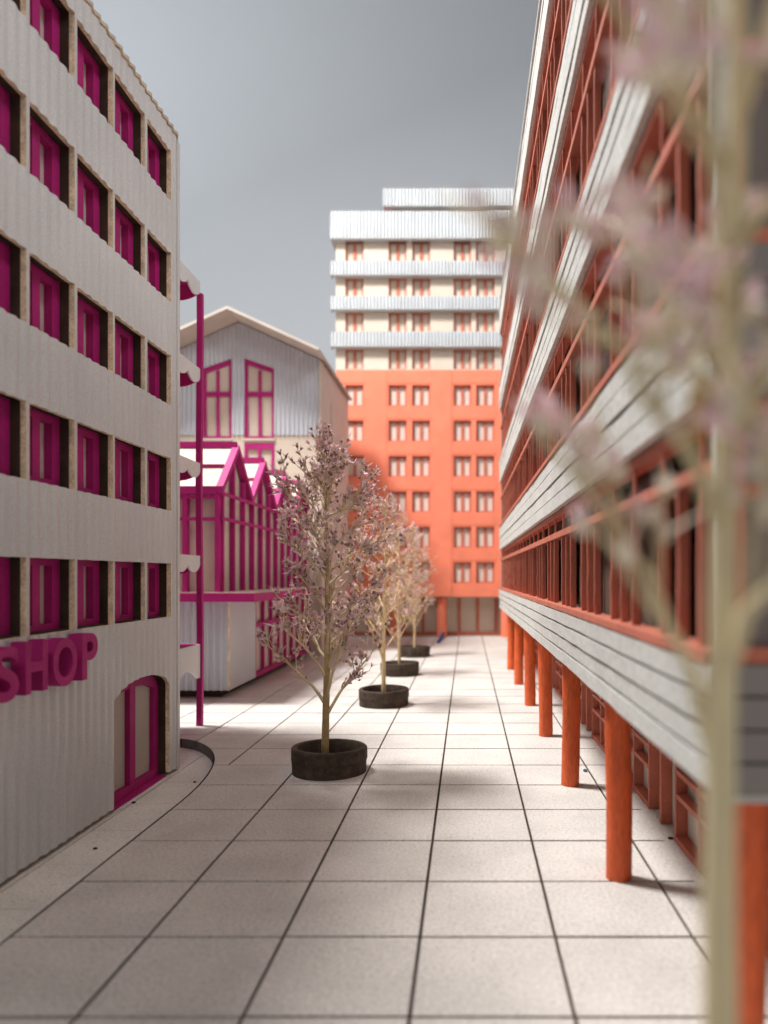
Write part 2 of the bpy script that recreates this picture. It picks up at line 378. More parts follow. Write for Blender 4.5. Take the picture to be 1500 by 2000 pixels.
# scalloped canopies behind the far corner
XC, YC0, YC1 = -9.42, YE + .3, 26.42
def scallops(a, b, n, z0, z1, dep):
    pts = [(a, z1), (a, z0 + dep)]
    for i in range(n):
        for k in range(1, 13):
            t = math.pi * k / 12
            pts.append((a + (b - a) * (i + k / 12) / n, z0 + dep - dep * math.sin(t) ** 0.7))
    pts.append((b, z1)); return pts
for ci, (z0, z1) in enumerate([(15.08, 15.68), (12.03, 12.62), (8.72, 9.28), (5.44, 6.02)]):
    c = sub('canopy', shop); P(c)
    f = MB(); f.box(-13.5, XC - .07, YC0, YC1 - .07, z1 - .14, z1 - .05); link('soffit', f.mesh('soffit', 'magenta'), c)
    f = MB(); f.prism(scallops(YC0, YC1, 4, z0, z1, .25), 'x', XC - .06, XC); link('valance', f.mesh('valance', 'pearl'), c)
    f = MB(); f.prism(scallops(-13.5, XC - .07, 3, z0 - .05, z1 - .02, .25), 'y', YC1 - .06, YC1); link('valance', f.mesh('valance', 'magenta'), c)
pts = []; z0, z1 = 1.72, 2.90; a, b = YC0, YC1
pts = [(a, z1), (a, z0)]
for seg in range(2):
    s0 = a + .2 + (b - a - .2) * seg / 2; s1 = a + .2 + (b - a - .2) * (seg + 1) / 2 - .28
    for k in range(0, 13):
        t = k / 12; pts.append((s0 + (s1 - s0) * t, z0 + .34 * math.sin(math.pi * t) ** .75))
pts += [(b, z0), (b, z1)]
f = MB(); f.prism(pts, 'x', XC - .08, XC); P(f.build('arch_lintel', 'pearl', shop))
P(boxpart('balcony_floor', shop, (-13.5, XC - .081, YC0, YC1, 2.70, 2.91), 'magenta'))
m = MB(); ts = linspace(0, 15.3, .8)
for za, zc in zip(ts[:-1], ts[1:]):
    off = .05 * math.sin(za * .55); of2 = .05 * math.sin(zc * .55)
    xa, xb = XC - .15 + off * .4, XC - .15 + of2 * .4; q = .095
    m.add([(xa, YC1 + .01, za), (xa + 2 * q, YC1 + .01, za), (xa + 2 * q, YC1 + .2, za), (xa, YC1 + .2, za),
           (xb, YC1 + .01, zc), (xb + 2 * q, YC1 + .01, zc), (xb + 2 * q, YC1 + .2, zc), (xb, YC1 + .2, zc)],
          [(0, 1, 5, 4), (1, 2, 6, 5), (2, 3, 7, 6), (3, 0, 4, 7)] + ([(3, 2, 1, 0)] if za == 0 else []) + ([(4, 5, 6, 7)] if zc > 15 else []))
P(m.build('pole', 'magenta', shop))

# shop sign: four letters
sign = thing('shop_sign', 'thick magenta capital letters SHOP standing proud of the ribbed wall', 'sign', (XW + .04, 14.4, 3.1))
def letter(ch, y0, y1, z0, z1, depth):
    cu = bpy.data.curves.new('letter', 'FONT'); cu.body = ch; cu.offset = 0.024; cu.extrude = 0.5; cu.resolution_u = 5
    t = bpy.data.objects.new('tmp', cu); col.objects.link(t)
    dg = bpy.context.evaluated_depsgraph_get(); me = bpy.data.meshes.new_from_object(t.evaluated_get(dg))
    bpy.data.objects.remove(t); bpy.data.curves.remove(cu)
    vs = [v.co.copy() for v in me.vertices]
    mn = [min(v[i] for v in vs) for i in range(3)]; mx = [max(v[i] for v in vs) for i in range(3)]
    for v in me.vertices:
        u, w, d = [(v.co[i] - mn[i]) / (mx[i] - mn[i]) for i in range(3)]
        v.co = (d * depth, y0 + u * (y1 - y0) - 14.4, z0 + w * (z1 - z0) - 3.1)
    me.materials.clear(); me.materials.append(M['magenta']); me.name = 'letter'
    o = link('letter', me, sign); o['label'] = 'magenta letter ' + ch; return o
for ch, a, b, zz in (('S', 12.66, 13.42, 3.10), ('H', 13.62, 14.34, 3.13), ('O', 14.53, 15.42, 3.10), ('P', 15.62, 16.28, 3.12)):
    letter(ch, a, b, zz, zz + .97, .28)

# ---------------------------------------------------------------- apartment building on the right
RZ = 0.0046
apt = thing('apartment_building', 'long grey planked building on orange columns with salmon window frames, right of street', 'building', (0, 0, 0), RZ)
XF, Y0, Y1 = 2.20, 6.66, 46.0
BANDS = [(3.34, 4.52), (6.90, 8.28), (11.02, 12.32), (15.45, 16.85), (20.15, 21.5)]
rg = random.Random(5)
for bi, (z0, z1) in enumerate(BANDS):
    h = (z1 - z0) / 4
    for k in range(4):
        m = MB(); ys = linspace(Y0, Y1, .8); g = .024; prev = None
        xo = rg.uniform(-.022, .022)
        for y in ys:
            dx = xo + rg.uniform(-.008, .008); d0, d1 = rg.uniform(-.008, .008), rg.uniform(-.008, .008)
            cur = [(XF + dx, y, z0 + k * h + g + d0), (XF + dx, y, z0 + (k + 1) * h - g + d1), (XF + .14, y, z0 + k * h + g + d0), (XF + .14, y, z0 + (k + 1) * h - g + d1)]
            if prev:
                m.add(prev + cur, [(0, 1, 5, 4), (2, 6, 7, 3), (0, 4, 6, 2), (1, 3, 7, 5)])
            else: m.add(cur, [(0, 2, 3, 1)])
            prev = cur
        m.add(prev, [(0, 1, 3, 2)])
        m.build('plank', 'plank', apt)
    boxpart('floor_slab', apt, (XF + .145, 11.79, Y0 + .12, Y1 - .05, z0 + .03, z1 - .03), 'shaded_inside')
BAY = 2.925; YB = [7.30 + BAY * k for k in range(13)]
zones = [(BANDS[k][1], BANDS[k + 1][0]) for k in range(4)]
def wavy_bar(h, wy, dx, seed):
    r = random.Random(seed); m = MB(); prev = None
    for z in linspace(0, h, .32):
        j = r.uniform(-.012, .012); q = r.uniform(-.008, .008); w = wy / 2 + q * .6
        cur = [(0 + q, -w + j, z), (dx, -w + j, z), (dx, w + j, z), (0 + q, w + j, z)]
        if prev: m.add(prev + cur, [(0, 1, 5, 4), (1, 2, 6, 5), (2, 3, 7, 6), (3, 0, 4, 7)])
        prev = cur
    return m.mesh('mullion', 'rust')
for zi, (z0, z1) in enumerate(zones):
    hh = z1 - z0; zt = z0 + .72 * hh if zi == 0 else z0 + .63 * hh
    xr = XF + .10
    boxpart('sill', apt, (XF - .03, XF + .32, Y0 + .1, Y1 - .1, z0 + .002, z0 + .11), 'rust')
    boxpart('head_rail', apt, (xr + .02, XF + .35, Y0 + .1, Y1 - .1, z1 - .15, z1 - .002), 'rust')
    boxpart('transom', apt, (xr - .03, XF + .33, Y0 + .1, Y1 - .1, zt, zt + .14), 'rust')
    lows = [wavy_bar(zt - z0 - .11, .07, .12, 10 * zi + s) for s in range(4)]
    ups = [wavy_bar(z1 - .15 - zt - .14, .05, .05, 100 + 10 * zi + s) for s in range(2)]
    for bi, y in enumerate(YB):
        for off in (0, .73, 1.45):
            link('mullion', lows[(bi + int(off * 2)) % 4], apt, (xr, y + off, z0 + .11))
        for off in (0, 1.45): link('glazing_bar', ups[bi % 2], apt, (xr + .02, y + off, zt + .14))
        # boards behind the narrow pair, unlit depth in their dark colour, open beside it
        boxpart('inner_board', apt, (XF + .52, XF + .56, y + .02, y + 1.43, z0 + .0, z1), 'shaded_inside')
boxpart('back_wall', apt, (11.8, 12.01, Y0 + .13, Y1 - .06, 3.4, 21.3), 'shaded_inside')
boxpart('far_wall', apt, (XF + .15, 11.8, Y1 - .04, Y1 + .2, 3.34, 21.4), 'shaded_endwall')
boxpart('roof', apt, (XF - .06, 12.1, Y0 - .05, Y1 + .2, 21.505, 21.60), 'plank')
boxpart('soffit', apt, (XF + .16, 12, Y0 + .05, Y1 - .02, 3.26, 3.355), 'plank')
# end wall toward the viewer
boxpart('corner_pier', apt, (XF + .03, XF + .20, Y0 - .02, Y0 + .08, 3.35, 21.45), 'plank')
for z0, z1 in BANDS:
    h = (z1 - z0) / 4
    for k in range(4): boxpart('end_plank', apt, (XF + .202, 12, Y0 - .03 + .012 * (k % 2), Y0 + .08, z0 + k * h + .014, z0 + (k + 1) * h - .014), 'shaded_endwall')
    boxpart('end_backing', apt, (XF + .21, 12, Y0 + .081, Y0 + .118, z0 - .02, z1 + .02), 'shaded_inside')
for z0, z1 in zones:
    for x, x1 in ((XF + .20, 3.4), (3.4, 5.4), (5.4, 7.4), (7.4, 9.4), (9.4, 12)):
        f = MB(); f.box(x, x + .12, Y0 + .0, Y0 + .14, z0, z1); f.box(x1 - .12, x1, Y0, Y0 + .14, z0, z1)
        for z in (z0, z0 + .62 * (z1 - z0), z1 - .14): f.box(x + .12, x1 - .12, Y0 + .01, Y0 + .13, z, z + .14)
        f.box((x + x1) / 2 - .05, (x + x1) / 2 + .05, Y0 + .015, Y0 + .12, z0 + .14, z1 - .14)
        w = f.build('end_window', 'rust', apt)
        boxpart('pane', w, (x, x1 - .001, Y0 + .16, Y0 + .2, z0 - .02, z1 + .02), 'shaded_endwall')
# columns
def column_mesh(seed):
    r = random.Random(seed); m = MB(); n = 18; prev = None; ph = r.uniform(0, 6)
    zs = linspace(0, 3.27, .28); vs = []
    for z in zs:
        for k in range(n):
            t = 2 * math.pi * k / n
            rr = .228 + .008 * math.sin(3 * t + z * 1.3 + ph) + r.uniform(-.004, .004)
            vs.append((rr * math.cos(t) + .012 * math.sin(z + ph), rr * math.sin(t), z))
    fs = [(i * n + k, i * n + (k + 1) % n, (i + 1) * n + (k + 1) % n, (i + 1) * n + k) for i in range(len(zs) - 1) for k in range(n)]
    m.add(vs, fs); me = m.mesh('column', 'column'); me.polygons.foreach_set('use_smooth', [True] * len(me.polygons)); return me
for k, y in enumerate((7.32, 13.15, 19.0, 24.85, 30.7, 36.6, 42.4)):
    link('column', column_mesh(k), apt, (2.72, y, 0.0))
# ground floor wall and its timber frames
boxpart('ground_floor_wall', apt, (4.46, 4.7, Y0 + .5, 45.6, .0, 3.25), 'paneboard')
XG = 4.22
def gframe(y0, y1, n):
    w = sub('window', apt)
    m = MB(); d = .17; x0, x1 = XG, XG + .235
    m.box(x0 - .004, x1, y0, y1, .01, .13); fr = m.build('frame', 'rust', w)
    for k in range(n + 1):
        y = y0 + (y1 - y0 - .1) * k / n
        link('mullion', gm, w, (XG + .003, y, .13))
    for z in (.88, 1.36, 2.3): boxpart('transom', w, (XG + .012, x1 - .03, y0 + .1, y1 - .1, z, z + .10), 'rust')
gm_b = MB(); gm_b.box(0, .23, 0, .10, 0, 3.12); gm = gm_b.mesh('mullion', 'rust')
post_b = MB(); post_b.box(0, .235, 0, .14, 0.01, 3.24); post = post_b.mesh('post', 'rust')
gframe(7.4, 14.95, 5); gframe(17.0, 24.6, 5); gframe(26.7, 34.4, 5); gframe(36.4, 44.5, 5)
for y in (15.95, 25.6, 35.4): link('post', post, apt, (XG, y, 0))

# low shop front continuing beyond
lowb = thing('shop_building', 'low cream shop front with orange posts past the far columns', 'building', (3.6, 60, 0))
boxpart('wall', lowb, (.12, 6, -9.5, 7.5, 0, 3.3), 'cream')
m = MB(); m.box(.0, .12, -9.5, 7.5, 0.01, .2); m.box(.0, .12, -9.5, 7.5, 3.0, 3.3); m.build('frame', 'rust', lowb)
for k in range(9): boxpart('post', lowb, (-.02, .118, -9.5 + 2.1 * k, -9.3 + 2.1 * k, .2, 3.0), 'rust')
boxpart('roof', lowb, (-.1, 6.1, -9.6, 7.6, 3.302, 3.5), 'plank')
boxpart('dark_panel', lowb, (-.25, .5, -9.75, -9.62, 0.0, 2.1), 'dark')  # plain dark panel at the near end of the wall

# ---------------------------------------------------------------- orange tower at the end of the street
YT = 64.6
tower = thing('orange_tower', 'tall orange tower with white ribbed balconies on its cream upper storeys', 'tower', (-2.2, YT, 0))
TX = lambda x: x + 2.2
wx = [(-10.50, -8.94), (-6.77, -5.22), (-4.73, -3.19), (-1.15, .36), (.80, 2.37), (4.4, 5.95)]
XL, XR = -11.32, 7.2
def wallgrid(zrows, zlo, zhi, mat, name):
    m = MB(); D = .5
    zs = sorted(zrows); z = zlo
    for a, b in zs:
        m.box(TX(XL), TX(XR), 0, D, z, a)
        xs = [XL] + [v for w in wx for v in w] + [XR]
        for k in range(0, len(xs), 2): m.box(TX(xs[k]), TX(xs[k + 1]), 0, D, a, b)
        z = b
    if zhi > z: m.box(TX(XL), TX(XR), 0, D, z, zhi)
    m.build(name, mat, tower)
ro = [(20.0 - 3.06 * k, 21.8 - 3.06 * k) for k in range(6)]
rc = [(23.16, 24.9), (26.22, 28.1), (29.26, 31.05), (32.27, 34.2)]
wallgrid(ro, 3.53, 23.1, 'orange', 'lower_wall'); wallgrid(rc, 23.1, 34.6, 'cream', 'upper_wall')
for a, b in ((-8.78, -6.95), (-3.0, -1.32), (2.55, 4.2)): boxpart('pier', tower, (TX(a), TX(b), -.07, -.002, 3.55, 23.0), 'orange')
for k in range(6): # shallow spandrel panels
    for a, b in ((-11.3, -8.80), (-6.93, -3.02), (-1.30, 2.53)):
        boxpart('spandrel', tower, (TX(a), TX(b), -.035, -.002, ro[k][1] + .16, (ro[k][1] + 1.13 if k else 23.0)), 'orange')
tw = {}
def twin(x0, x1, z0, z1, mats, d):
    w = sub('window', tower, (TX(x0), .10 + d, z0)); ww, h = x1 - x0, z1 - z0; k = (round(ww, 3), round(h, 3), mats[0])
    if k not in tw:
        f = MB(); st = .16
        f.box(0, st, 0, .1, 0, h); f.box(ww - st, ww, 0, .1, 0, h); f.box(st, ww - st, 0.002, .1, 0, .12); f.box(st, ww - st, .002, .1, h - .12, h)
        f.box(ww / 2 - .13, ww / 2 + .13, .004, .1, .12, h - .12)
        g = MB(); g.box(.02, ww - .02, .11, .14, .01, h - .01)
        tw[k] = (f.mesh('frame', mats[0]), g.mesh('pane', mats[1]))
    link('frame', tw[k][0], w); link('pane', tw[k][1], w)
for a, b in ro:
    for x0, x1 in wx[:5]: twin(x0, x1, a, b, ('rust', 'pinkpane'), .16)
for a, b in rc:
    for x0, x1 in wx[:5]: twin(x0, x1, a, b, ('rust', 'cream'), .10)
for zlo, zhi in ((24.92, 26.2), (28.1, 29.24), (31.05, 32.25)):
    m = MB(); ribbed(m, 'x', TX(-11.72), TX(7.3), zlo, zhi, -.66, -1,   .10, .29, .22, em=0, step=.05, jit=.006)
    m.box(TX(-11.7), TX(-11.6), -.56, .3, zlo, zhi); m.box(TX(-11.6), TX(7.3), -.56, -.001, zlo + .04, zlo + .16)
    m.build('balcony', 'white', tower)
m = MB(); ribbed(m, 'x', TX(-11.72), TX(7.3), 34.15, 35.32, -.70, -1,   .10, .29, .22, em=0, step=.05, jit=.006)
ribbed(m, 'x', TX(-11.72), TX(7.3), 35.33, 36.5, -.66, -1,   .10, .29, .22, em=0, step=.05, jit=.006)
m.box(TX(-11.7), TX(-11.6), -.56, 9, 34.15, 36.45); m.box(TX(-11.6), TX(7.3), -.56, 9, 34.2, 34.4)
m.build('parapet', 'white', tower)
m = MB(); ribbed(m, 'x', TX(-7.2), TX(7.3), 37.1, 38.6, -.3, -1,   .10, .29, .22, em=0, step=.05); m.box(TX(-7.2), TX(7.3), -.2, 8, 37.1, 38.5)
rb = m.build('roof_box', 'white', tower)
boxpart('roof_box_wall', rb, (TX(-6.6), TX(7.2), .4, 8, 34.6, 37.1), 'cream')
boxpart('core', tower, (TX(XL + .05), TX(XR), .55, 9, 3.53, 34.6), 'orange')
boxpart('underside', tower, (TX(XL), TX(XR), .5, 9, 3.42, 3.528), 'cream')
boxpart('ground_floor_wall', tower, (TX(XL + .6), TX(XR), 2.0, 8, 0, 3.42), 'cream')
m = MB(); m.box(TX(XL + .6), TX(XR), 1.88, 1.998, .01, .35); m.build('base_rail', 'rust', tower)
k = 0; x = XL + .8
while x < 6.5:
    boxpart('post', tower, (TX(x), TX(x + .26), 1.86, 1.997, .35, 3.41), 'rust'); x += 1.62
for x in (-10.4, -6.3, -2.2, 3.4):
    m = MB(); m.lathe([(.45, 0), (.45, 3.42)], 20); o = m.build('column', 'orange', tower, smooth=True); o.location = (TX(x), .75, 0)

# ---------------------------------------------------------------- gabled hall behind the pink frame building
YG = 45.0; HS = 1.11
hall = thing('gabled_hall', 'tall gabled hall with silver ribbed cladding and magenta arched windows', 'hall', (-13.75 * HS, YG * HS, H - HS * H)); hall.scale = (HS,) * 3
GX0 = lambda x: x + 13.75
roofz = lambda x: 20.55 - .455 * abs(x)
cl = MB(); kw = dict(pitch=.275, amp=.12, em=0, step=.04)
A = [(-5.0, -2.15), (-2.15, -.42), (-.42, .35), (.35, 2.15), (2.15, 5.0)]
tl = lambda x: 18.42 - .345 * (abs(x) - .35)
for i, (a, b) in enumerate(A):
    zl = tl if i in (1, 3) else 13.78
    ribbed(cl, 'x', a, b, zl, roofz, 0, -1, .1, **kw)
cl.build('cladding', 'silver', hall)
for a, b in ((A[1]), (A[3])):
    w = sub('window', hall); f = MB(); st = .17
    za, zb_ = tl(a), tl(b)
    f.box(a, a + st, .12, .24, 13.6, za); f.box(b - st, b, .12, .24, 13.6, zb_); mid = (a + b) / 2
    f.prism([(a + st, tl(a + st) - .28), (b - st, tl(b - st) - .28), (b - st, tl(b - st)), (a + st, tl(a + st))], 'y', .122, .24)
    f.box(mid - .085, mid + .085, .115, .235, 13.6, min(za, zb_) - .1)
    for z in (13.62, 16.15): f.box(a + st, b - st, .126, .24, z, z + (.27 if z > 15 else .12))
    link('frame', f.mesh('frame', 'magenta'), w)
    f = MB(); f.box(a - .05, b + .05, .26, .30, 13.6, 18.6); link('pane', f.mesh('pane', 'cream'), w)
    boxpart('window_sill', hall, (a - .05, b + .05, -.05, .25, 13.44, 13.58), 'cream')
    w = sub('window', hall); f = MB()
    f.box(a, a + st, .02, .14, 9.5, 13.3); f.box(b - st, b, .02, .14, 9.5, 13.3); f.box(a + st, b - st, .022, .14, 12.95, 13.3); f.box(mid - .085, mid + .085, .024, .13, 9.5, 12.95)
    f.box(a + st, b - st, .03, .13, 11.2, 11.4)
    link('frame', f.mesh('frame', 'magenta'), w)
    f = MB(); f.box(a - .02, b + .02, .15, .19, 9.5, 13.3); link('pane', f.mesh('pane', 'cream'), w)
fw = MB(); zz = 13.76
for a, b in ((-5, -2.15), (-.42, .35), (2.15, 5.0)): fw.box(a, b, .06, .3, 0, zz)
for a, b in (A[1], A[3]): fw.box(a, b, .06, .3, 0, 9.5); fw.box(a, b, .06, .3, 13.3, 13.43)
fw.build('front_wall', 'cream', hall)
sl = MB(); sy = 2.9
sl.box(4.76, 5.0, .301, sy, 0, 18.25); sl.box(4.76, 5, sy + .45, 10.2, 0, 18.25); sl.box(4.76, 5, sy, sy + .45, 0, 14.9); sl.box(4.76, 5, sy, sy + .45, 16.3, 18.25)
sl.box(-5, -4.76, .301, 10.2, 0, 18.25); sl.box(-4.76, 4.76, 9.96, 10.2, 0, 18.25)
sl.build('side_wall', 'pinkpane', hall)
boxpart('slit_pane', hall, (4.70, 4.78, sy + .02, sy + .43, 14.95, 16.25), 'dark')
boxpart('corner_board', hall, (4.86, 5.03, -.06, .0, 0.0, 18.25), 'cream')
for s in (-1, 1):
    m = MB(); th = .17
    poly = [(0, 20.62), (s * 5.25, 20.62 - .455 * 5.25), (s * 5.25, 20.62 - .455 * 5.25 + th), (0, 20.62 + th)]
    if s < 0: poly = poly[::-1]
    m.prism(poly, 'y', -2.15, 10.4); m.build('roof', 'base' if False else 'paneboard', hall)

# ---------------------------------------------------------------- magenta frame building with sawtooth roof
pk = thing('magenta_frame_building', 'low building of magenta timber frames with a sawtooth roof above a silver ribbed base', 'building', (-10.3, 31.3, 0))
# local: x=0 is the street face, y=0 the front
m = MB(); ribbed(m, 'x', -8, 0.0, .36, 4.22, 1.0, -1, .12, .30, .15, em=0, step=.03); m.build('base_front', 'silver', pk)
boxpart('corner_post', pk, (0.001, .06, .93, 1.05, .36, 4.22), 'edge')
boxpart('base_panel', pk, (-.2, .02, 1.055, 5.1, .36, 4.22), 'white')
boxpart('shadow_gap', pk, (-8, -.5, 1.6, 17.7, 0, .36), 'dark')  # dark board under the base, colour stands for the shadow in the gap
boxpart('base_floor', pk, (-8, -.201, 1.13, 17.9, .362, .5), 'paneboard')
boxpart('base_backing', pk, (-.25, -.20, 5.1, 17.9, .5, 4.22), 'pinkpane')
boxpart('base_sill', pk, (-.19, .03, 5.11, 17.9, .362, .58), 'magenta')
boxpart('base_rail', pk, (-.1, .02, 5.11, 17.9, 2.80, 3.0), 'magenta')
gp = MB(); gp.box(-.15, .0, 0, .17, 0, 3.64); gpm = gp.mesh('post', 'magenta')
for k in range(9): link('post', gpm, pk, (0, 5.11 + 1.55 * k, .58))
m = MB(); m.box(-8, 1.5, -.35, 17.9, 4.23, 4.58); m.build('slab', 'magenta', pk); boxpart('slab_top', pk, (-8, 1.46, -.30, 17.9, 4.581, 4.63), 'cream')
# upper storey
boxpart('side_board', pk, (-.26, -.22, .4, 17.8, 4.63, 8.9), 'pinkpane'); boxpart('front_board', pk, (-8, -.262, .36, .40, 4.63, 8.9), 'pinkpane')
peaks = [(0.0, 2.25, 4.45), (4.45, 6.7, 8.9), (8.9, 11.15, 13.35), (13.35, 15.6, 17.8)]
ZE, ZP = 8.85, 10.95
def rl(y):
    for a, p, b in peaks:
        if a <= y <= b: return ZE + (ZP - ZE) * (1 - abs(y - p) / 2.23)
    return ZE
y = .30
while y < 17.6:
    boxpart('post', pk, (-.19, .0, y, y + .19, 4.63, max(ZE, rl(y + .12) - .2)), 'magenta'); y += 1.5
for z in (7.65, 8.70): boxpart('rail', pk, (.003, .09, .02, 17.8, z, z + .14), 'magenta')
for a, p, b in peaks:
    bl = MB(); bl.prism([(a + .1, ZE - .02), (b - .1, ZE - .02), (p, ZP - .25)], 'x', -.30, -.24); bl.build('gable_board', 'pinkpane', pk)
    for (ya, za, yb, zb2) in ((a, ZE, p, ZP), (b, ZE, p, ZP)):
        m = MB(); t = .22
        m.prism([(ya, za - .1), (yb, zb2 - .1), (yb, zb2 + t), (ya, za + t)] if ya < yb else [(yb, zb2 - .1), (ya, za - .1), (ya, za + t), (yb, zb2 + t)], 'x', -.20, .10)
        m.build('barge_board', 'magenta', pk)
        m = MB(); m.prism([(ya, za + .02), (yb, zb2 + .02), (yb, zb2 + .14), (ya, za + .14)] if ya < yb else [(yb, zb2 + .02), (ya, za + .02), (ya, za + .14), (yb, zb2 + .14)], 'x', -8, -.201)
        m.build('roof_panel', 'cream', pk)
    boxpart('ridge', pk, (-8, -.02, p - .13, p + .13, ZP + .10, ZP + .36), 'magenta')
    zm = ZE + (ZP - ZE) * .5; ym = (a + p) / 2
    boxpart('purlin', pk, (-8, -.202, ym - .10, ym + .08, zm + .10, zm + .24), 'magenta')
    boxpart('eave', pk, (-8, -.202, a - .02, a + .2, ZE - .12, ZE + .22), 'magenta')
for x in (-.26, -1.62, -2.98, -4.34, -5.7): boxpart('front_post', pk, (x - (.0 if x < -1 else .0), x + .19, .0, .355, 4.63, 8.78), 'magenta')
for z in (7.62, 8.55): boxpart('front_rail', pk, (-8, -.27, .01, .10, z, z + .15), 'magenta')
boxpart('body', pk, (-7.9, -.6, .9, 17.8, 4.64, 8.8), 'dark')

# ---------------------------------------------------------------- planters and dry twig trees
def planter(name, x, y, label, seed, rz):
    r = random.Random(seed); p = thing(name, label, 'planter', (x, y, 0), rz, 'round planters down the street')
    m = MB()
    prof = [(1.00, 0.0), (1.01, .25), (1.015, .30), (1.02, .33), (1.035, .36), (1.03, .39), (1.03, .60), (1.02, .66), (.99, .685), (.90, .69), (.875, .665), (.86, .35), (.84, .14)]
    m.lathe(prof, 56, 0, .010, r); m.build('wall', 'pot', p, smooth=True)
    m = MB(); m.lathe([(.85, .16), (.5, .17), (.001, .18)], 40); m.build('soil', 'soil', p)
    return p

